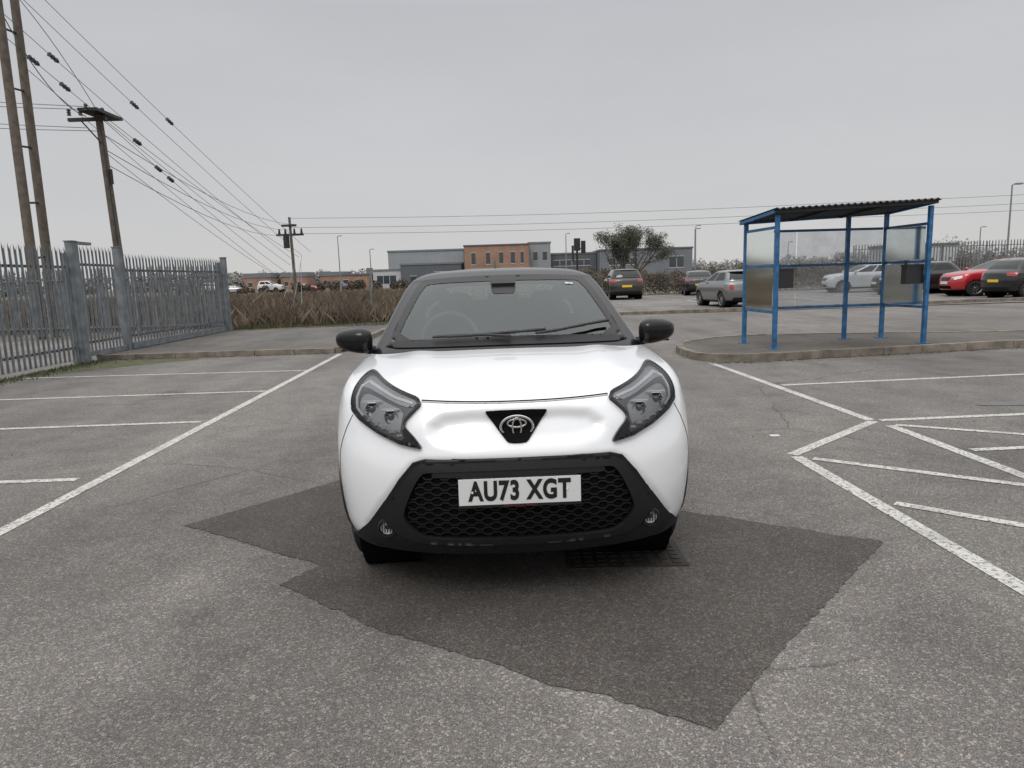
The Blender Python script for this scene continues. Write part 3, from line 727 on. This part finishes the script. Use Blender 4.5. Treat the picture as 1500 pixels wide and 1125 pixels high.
for s_ in(-1,1):
    mb=MB(); nu,nv=28,16;v=[]
    for i in range(nu):
        for j in range(nv+1):
            a=2*math.pi*i/nu;b=-math.pi/2+math.pi*j/nv
            pw=lambda t,e_:math.copysign(abs(t)**e_,t)
            X=.112*pw(math.cos(b),.75)*pw(math.cos(a),.75); Z=.072*pw(math.cos(b),.75)*pw(math.sin(a),.7); Y=.075*pw(math.sin(b),.9)
            Z*=1-.22*(X/.118)*1
            v.append((s_*(.900+X),1.27+Y+.25*X,1.120+Z+.04*X))
    f=[(i*(nv+1)+j,((i+1)%nu)*(nv+1)+j,((i+1)%nu)*(nv+1)+j+1,i*(nv+1)+j+1) for i in range(nu) for j in range(nv)]
    mb.add(v,f); mb.out('door_mirror',[M_gloss],car,True)
    mb=MB(); mb.tube((s_*.74,1.30,1.045),(s_*.86,1.28,1.07),.03,.025,10); mb.box(min(s_*.80,s_*.98),max(s_*.80,s_*.98),1.28,1.33,1.055,1.064); mb.out('mirror_stalk',[M_plas],car,True)
ab=MB(); ab.tube((-.03,3.0,1.52),(-.03,3.1,1.60),.012,.006,8); ab.out('aerial',[M_black],car)
# ------------------------------------------------------------------ other cars
def car_rows(kind):
    H=[list(r_) for r_ in HR]
    if kind in('mini','suv'):
        for i in range(13,20): H[i][6]=H[i][6]+{'mini':.10,'suv':.16}[kind]*(i-12)/4 if i<17 else H[i][6]+.25
    if kind=='coupe':
        for i in range(13,20):
            H[i][0]+=.02*(i-12); H[i][6]-=.09*(i-12)
    return H
def other_car(name,loc,rot,kind,col,size,metal=.4,plate='rear'):
    m=mat('paint_'+name,col,.3,metal,1,var=.03)
    e=empty(name,loc,rot)
    Ls,Ws,Hs=size; S=(Ws/1.73,Ls/3.70,Hs/1.53)
    e2=bpy.data.objects.new('body',None); link(e2,e); e2.scale=S; e2.location=(0,-Ls/2,0)
    V,F,I,(a,b,c_)=shell(car_rows(kind),20,34,16,4)
    bv=BVHTree.FromPolygons([Vector(v) for v in V],F[:-1])
    FF=[];MI=[]
    for f_,(rt,u) in zip(F,I):
        c=sum((Vector(V[i]) for i in f_),Vector())/len(f_)
        if any(abs(c.x)>.55 and (c.y-yw)**2+(c.z-.33)**2<.37**2 for yw in(.74,3.0)): continue
        mi=0
        if rt<1.5 or (kind=='suv' and rt<2.6): mi=1
        elif 13.2<rt<15.9:
            if u<a and u<a*.80: mi=2
            elif a+1<u<a+b*.96 and not(.42<(u-a)/b<.47): mi=2
            elif u>a+b+5: mi=2
        FF.append(f_);MI.append(mi)
    mesh('shell',V,FF,[m,M_plas,M_sglass],e2,True,MI)
    q=lambda nm,P,mt,**k_:patch(nm,bv,P,mt,e2,sp=.05,**k_)
    for s_ in(-1,1):
        fx=lambda P:[(s_*x,z) for x,z in P]
        q('headlamp',fx([(.40,.80),(.74,.86),(.76,.76),(.60,.70),(.42,.72)]),M_silver,off=.008)
        q('tail_lamp',fx([(.50,.98),(.80,1.0),(.82,.84),(.54,.86)]) if kind!='mini' else fx([(.58,.95),(.72,.95),(.74,.72),(.58,.72)]),M_red,off=.010,sgn=1)
        for yw in(.74,3.0):
            wb=MB(); wheel(wb,s_*.745,yw,.33,.33,.19,s_); wb.out('wheel',[M_tyre,M_rim,M_void],e2,True)
            wb=MB(); wb.lathe([(.0,.0),(.0,.40),(.27,.40)],(s_*.50,yw,.34),'x',16,0,s_); wb.out('wheel_well',[M_void],e2)
        mb=MB(); mb.lathe([(-.07,0),(-.06,.05),(0,.07),(.05,.06),(.07,0)],(s_*.93,1.28,1.12),'y',10); mb.tube((s_*.74,1.3,1.06),(s_*.9,1.28,1.09),.025,n=6); mb.out('mirror',[m],e2,True)
    q('lower_grille',[(-.40,.45),(.40,.45),(.46,.32),(-.46,.32)],M_void,off=.006); q('upper_grille',[(-.34,.80),(.34,.80),(.30,.66),(-.30,.66)],M_grl,off=.008)
    q('rear_bumper_trim',[(-.6,.42),(.6,.42),(.62,.28),(-.62,.28)],M_plas,off=.01,sgn=1)
    q('front_plate',[(-.25,.62),(.25,.62),(.25,.52),(-.25,.52)],M_plate,off=.02); q('rear_plate',[(-.25,.72),(.25,.72),(.25,.62),(-.25,.62)],M_yplate,off=.012,sgn=1)
    ub=MB(); ub.box(-.66,.66,.3,3.4,.2,.3); ub.out('underbody',[M_void],e2)
    ib=MB()
    for yy in(1.9,2.7):
        for x in(-.35,.35): ib.box(x-.22,x+.22,yy,yy+.12,.6,1.15); ib.box(x-.11,x+.11,yy,yy+.1,1.16,1.3)
    ib.box(-.66,.66,1.2,3.3,.5,.6); ib.out('seats',[M_inter],e2)
    return e
other_car('parked_suv',(6.7,41.2,0),R(178),'suv',(.045,.04,.035),(4.4,1.92,1.74))
other_car('parked_hatchback',(9.15,28.9,0),R(186),'mini',(.19,.20,.20),(3.75,1.76,1.48),.6)
other_car('parked_hatchback',(12.0,44.5,0),R(170),'hatch',(.02,.021,.023),(4.2,1.78,1.52))
other_car('parked_white_car',(20.4,40.3,0),R(-97),'hatch',(.50,.51,.52),(4.2,1.85,1.6),0)
other_car('parked_hatchback',(20.6,35.2,0),R(-95),'hatch',(.015,.016,.018),(4.1,1.78,1.6))
other_car('parked_red_car',(21.9,31.3,0),R(-93),'coupe',(.42,.012,.02),(4.5,1.84,1.62),.1)
other_car('parked_black_car',(21.9,28.7,0),R(98),'hatch',(.012,.012,.014),(4.3,1.82,1.60))
other_car('parked_hatchback',(24.5,43.2,0),R(-95),'hatch',(.05,.055,.065),(4.2,1.78,1.55))
for i,(x,y,cl,rr) in enumerate(((-43,126,(.6,.6,.6),80),(-50,128,(.45,.46,.48),95),(-37,127,(.30,.03,.03),88),(-56,133,(.6,.6,.6),90),(-31,130,(.1,.1,.12),100))):
    other_car('distant_van' if i in(0,3) else 'distant_car',(x,y,0),R(rr),'suv',cl,(4.8,1.9,2.2 if i in(0,3) else 1.5),.1)
# ------------------------------------------------------------------ buildings
M_brick=bpy.data.materials.new('brick'); M_brick.use_nodes=True; nt=M_brick.node_tree
tc=N(nt,'ShaderNodeTexCoord'); mp=N(nt,'ShaderNodeMapping'); mp.inputs['Rotation'].default_value=(R(90),0,0); nt.links.new(tc.outputs['Object'],mp.inputs[0])
bk=N(nt,'ShaderNodeTexBrick'); bk.inputs['Scale'].default_value=2.2; bk.inputs['Color1'].default_value=(.34,.20,.135,1); bk.inputs['Color2'].default_value=(.25,.145,.10,1); bk.inputs['Mortar'].default_value=(.38,.34,.30,1); bk.inputs['Mortar Size'].default_value=.01
nt.links.new(mp.outputs[0],bk.inputs['Vector']); nt.links.new(mixc(nt,1,bk.outputs['Color'],ramp(nt,noise_n(nt,tc.outputs['Object'],.4,5),[(.3,.8),(.7,1.15)]),'MULTIPLY'),nt.nodes['Principled BSDF'].inputs['Base Color']); nt.nodes['Principled BSDF'].inputs['Roughness'].default_value=.9
def clad(name,col,sc_=1.2):
    m=bpy.data.materials.new(name); m.use_nodes=True; nt=m.node_tree; b=nt.nodes['Principled BSDF']
    tc=N(nt,'ShaderNodeTexCoord'); wv=N(nt,'ShaderNodeTexWave'); wv.inputs['Scale'].default_value=sc_; wv.bands_direction='X'; nt.links.new(tc.outputs['Object'],wv.inputs['Vector'])
    c=mixc(nt,1,col,ramp(nt,wv.outputs['Fac'],[(0,.82),(1,1.08)]),'MULTIPLY'); c=mixc(nt,1,c,ramp(nt,noise_n(nt,tc.outputs['Object'],.3,4),[(.3,.9),(.7,1.08)]),'MULTIPLY')
    nt.links.new(c,b.inputs['Base Color']); b.inputs['Roughness'].default_value=.55; return m
M_cl1=clad('cladding_light',(.27,.29,.305)); M_cl2=clad('cladding_mid',(.17,.185,.20)); M_cl3=clad('cladding_dark',(.105,.115,.13)); M_win=mat('window_glass',(.04,.05,.06),.1,0,.5); M_wf=mat('white_trim',(.45,.46,.47),.5)
def building(name,x0,x1,y0,y1,h,wall,wins=(),trim=M_cl3,para=.35):
    e=empty(name,(x0,y0,0)); w=x1-x0;d_=y1-y0
    b=MB(); b.box(0,w,0,d_,-.1,h); b.out('walls',[wall],e)
    b=MB(); b.box(-.15,w+.15,-.15,d_+.15,h,h+para); b.out('roof',[trim],e)
    b=MB()
    for (a,c,z0,z1) in wins:
        b.box(a,c,-.03,.05,z0,z1,0); b.box(a-.1,c+.1,-.07,-.031,z0-.15,z0,1); b.box(a-.1,c+.1,-.07,-.031,z1,z1+.12,1)
        n=max(1,int((c-a)/1.3))
        for k_ in range(1,n): b.box(a+(c-a)*k_/n-.05,a+(c-a)*k_/n+.05,-.06,-.031,z0,z1,1)
    if wins: b.out('windows',[M_win,M_wf],e)
    return e
building('warehouse_building',-26,-9.6,152,185,7.6,M_cl1,[(1,5,.1,3.2)],M_cl2)
building('warehouse_annex',-22.5,-9.8,146,151.9,4.6,M_cl3,[(2,3.2,.1,2.3),(7,10,.1,3)],M_cl2)
building('office_entrance_block',-28.5,-22.6,147,153,3.6,M_wf,[(.8,4.8,.9,2.6)],M_cl2)
building('brick_office_building',-9.0,4.3,144,160,8.0,M_brick,[(1.5,2.3,4.3,6.6),(1.5,2.3,1,3),(4.5,5.3,4.3,6.6),(4.5,5.3,1,3),(7.2,8.0,4.3,6.6),(9.6,10.4,4.3,6.6),(11.6,12.2,4.3,6.6),(7.2,10.6,1,2.8)],M_cl3,.25)
building('grey_hall_building',4.35,9.0,148,175,8.3,M_cl1,[(1,1.9,4.8,6.6),(3,3.9,4.8,6.6)],M_cl2)
building('dark_warehouse',9.1,19.5,155,185,6.1,M_cl3,[(1,9,3.6,4.8)],M_cl2)
building('dark_warehouse',19.6,39.5,150,185,6.4,M_cl2,[(2,8,3.4,4.8),(15,18,2.5,4.8)],M_cl3)
building('brick_shed_building',-36.5,-30,150,158,2.9,M_brick,[(1,2,.8,2),(3.6,4.6,.8,2)],M_cl3)
building('low_white_building',66,77,120,128,4.6,M_wf,[(1,3,1,2.4),(5,7,1,2.4)],M_cl3)
# ------------------------------------------------------------------ trees & hedges
def leafcloud(V,F,c,r,n,size,flat=1.0):
    for i in range(n):
        d_=Vector((random.gauss(0,1),random.gauss(0,1),random.gauss(0,1))).normalized()*(random.random()**.45)
        p=Vector(c)+Vector((d_.x*r[0],d_.y*r[1],d_.z*r[2]))
        a=Vector((random.gauss(0,1),random.gauss(0,1),random.gauss(0,1)*flat)).normalized(); b=a.orthogonal().normalized()
        s_=size*random.uniform(.5,1.3); o=len(V)
        V+=[p-a*s_,p+b*s_*.5,p+a*s_,p-b*s_*.5]; F.append((o,o+1,o+2,o+3))
M_leaf=mat('ivy_foliage',(.050,.056,.034),.8,var=.6,vs=1.3)
M_leaf2=mat('hedge_brown',(.085,.068,.050),.9,var=.5,vs=.7)
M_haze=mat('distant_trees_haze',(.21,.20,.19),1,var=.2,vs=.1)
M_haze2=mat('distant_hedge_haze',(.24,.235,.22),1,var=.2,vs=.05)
def tree(name,x,y,h,w,m=M_leaf,leaves=17000):
    e=empty(name,(x,y,0)); b=MB(); V=[];F=[]
    tips=[]
    def grow(p,d_,L_,r_,lv):
        q=p+d_*L_; b.tube(p,q,r_,r_*.65,5); 
        if lv>=5 or r_<.006: tips.append(q); return
        for k_ in range(random.choice((2,2,3))):
            nd=(d_+Vector((random.gauss(0,.42),random.gauss(0,.42),random.gauss(.14,.25)))).normalized(); grow(q,nd,L_*random.uniform(.62,.85),r_*.6,lv+1)
        tips.append(q)
    for k_ in range(8):
        grow(Vector((random.uniform(-1.3,1.3),random.uniform(-.5,.5),0)),Vector((random.uniform(-.45,.45),random.uniform(-.3,.3),1)).normalized(),h*.27,.10,0)
    b.out('trunk_and_limbs',[M_wood],e)
    tips=[t for t in tips if t.z>.5]
    per=leaves//len(tips)
    for t in tips:
        if random.random()<.85: leafcloud(V,F,t,(.42,.42,.38),random.randint(per//3,per*2),.07)
    mesh('foliage',V,F,[m],e); return e
tree('ivy_tree',10.4,60,6.1,5.0)
V=[];F=[]
for i in range(150):
    x=3.4+i*.14+random.uniform(-.3,.3); z=random.uniform(1.2,1.9)+.6*noise.noise(Vector((x*.4,0,0)))
    leafcloud(V,F,(x,48.2+random.uniform(-.5,.5),z*.5),(.6,.6,z*.55),230,.06)
mesh('brown_hedge',V,F,[M_leaf2])
V=[];F=[]
for i in range(170):
    x=24+i*.30; z=1.6+random.uniform(-.3,.6)
    leafcloud(V,F,(x,52+random.uniform(-.5,.5),z*.5),(.7,.6,z*.6),110,.11)
mesh('brown_hedge',V,F,[M_leaf2])
def mass(name,x0,x1,y,h0,h1,n,m,leaf,cnt):
    V=[];F=[]
    for i in range(n):
        x=x0+(x1-x0)*(i+random.random())/n; h=random.uniform(h0,h1)*(.75+.5*noise.noise(Vector((x*.05,y*.1,3))))
        leafcloud(V,F,(x,y+random.uniform(-6,6),h*.5),(h*.55,h*.5,h*.55),cnt,leaf)
    mesh(name,V,F,[m])
mass('unseen_reflection_trees',-98,-38,210,4,8.0,40,M_haze,.38,330)
mass('unseen_reflection_trees',-230,-90,240,5,9,60,M_haze2,.6,280)
mass('unseen_reflection_trees',40,110,230,4,8.0,50,M_haze2,.5,280)
mass('unseen_reflection_trees',100,260,215,6,11,80,M_haze2,.6,280)
mass('unseen_reflection_trees',-90,90,-75,5,9,60,M_leaf2,.4,200)  # unseen trees behind the camera, added to darken the horizon in car reflections
mass('distant_hedge',-60,8,128,1.4,2.6,60,M_leaf2,.22,300)
mass('distant_hedge',8,80,112,2.0,3.4,70,M_leaf2,.22,300)
for x,y in ((-62,190),(-70,185),(-54,200)):
    building('distant_house',x,x+7,y,y+8,3.4,M_brick,[(1,2,1,2.2),(4,5,1,2.2)],M_cl2,1.2)
# ------------------------------------------------------------------ world, sun, camera
w=bpy.data.worlds.new("World"); sc.world=w; w.use_nodes=True; nt=w.node_tree; nt.nodes.clear()
o=N(nt,'ShaderNodeOutputWorld'); b1=N(nt,'ShaderNodeBackground'); b2=N(nt,'ShaderNodeBackground'); mx=N(nt,'ShaderNodeMixShader')
sky=N(nt,'ShaderNodeTexSky',sky_type='NISHITA'); sky.sun_disc=False; sky.sun_elevation=R(50); sky.sun_rotation=R(200); sky.dust_density=4
nt.links.new(sky.outputs[0],b1.inputs[0]); b1.inputs[1].default_value=.06
tc=N(nt,'ShaderNodeTexCoord'); sp_=N(nt,'ShaderNodeSeparateXYZ'); nt.links.new(tc.outputs['Generated'],sp_.inputs[0])
c=ramp(nt,sp_.outputs[2],[(0,(.665,.655,.645)),(.10,(.60,.605,.615)),(.34,(.545,.555,.58)),(.60,(1.2,1.2,1.22)),(1,(1.9,1.9,1.93))])
mp=N(nt,'ShaderNodeMapping'); mp.inputs['Scale'].default_value=(1,1,4); nt.links.new(tc.outputs['Generated'],mp.inputs[0])
c=mixc(nt,1,c,ramp(nt,noise_n(nt,mp.outputs[0],1.6,5,.5),[(.3,.95),(.7,1.05)]),'MULTIPLY')
nt.links.new(c,b2.inputs[0]); b2.inputs[1].default_value=1
mx.inputs[0].default_value=.93; nt.links.new(b1.outputs[0],mx.inputs[1]); nt.links.new(b2.outputs[0],mx.inputs[2]); nt.links.new(mx.outputs[0],o.inputs[0])
sl=bpy.data.lights.new('sun','SUN'); sl.energy=1.0; sl.angle=R(25); sl.color=(1,.98,.95); so=bpy.data.objects.new('sun',sl); link(so)
so.rotation_euler=(R(40),0,R(-20))
cam=bpy.data.cameras.new('camera'); cam.sensor_width=36; cam.sensor_fit='HORIZONTAL'; cam.lens=24.24; cam.clip_end=5000; cam.clip_start=.05
co=bpy.data.objects.new('camera',cam); link(co)
co.matrix_world=Matrix.Translation((0,0,1.46))@Matrix.Rotation(R(90-8.8),4,'X')@Matrix.Rotation(R(-1.8),4,'Z')
sc.camera=co
sc.view_settings.view_transform='Standard'; sc.view_settings.look='None'; sc.view_settings.exposure=0
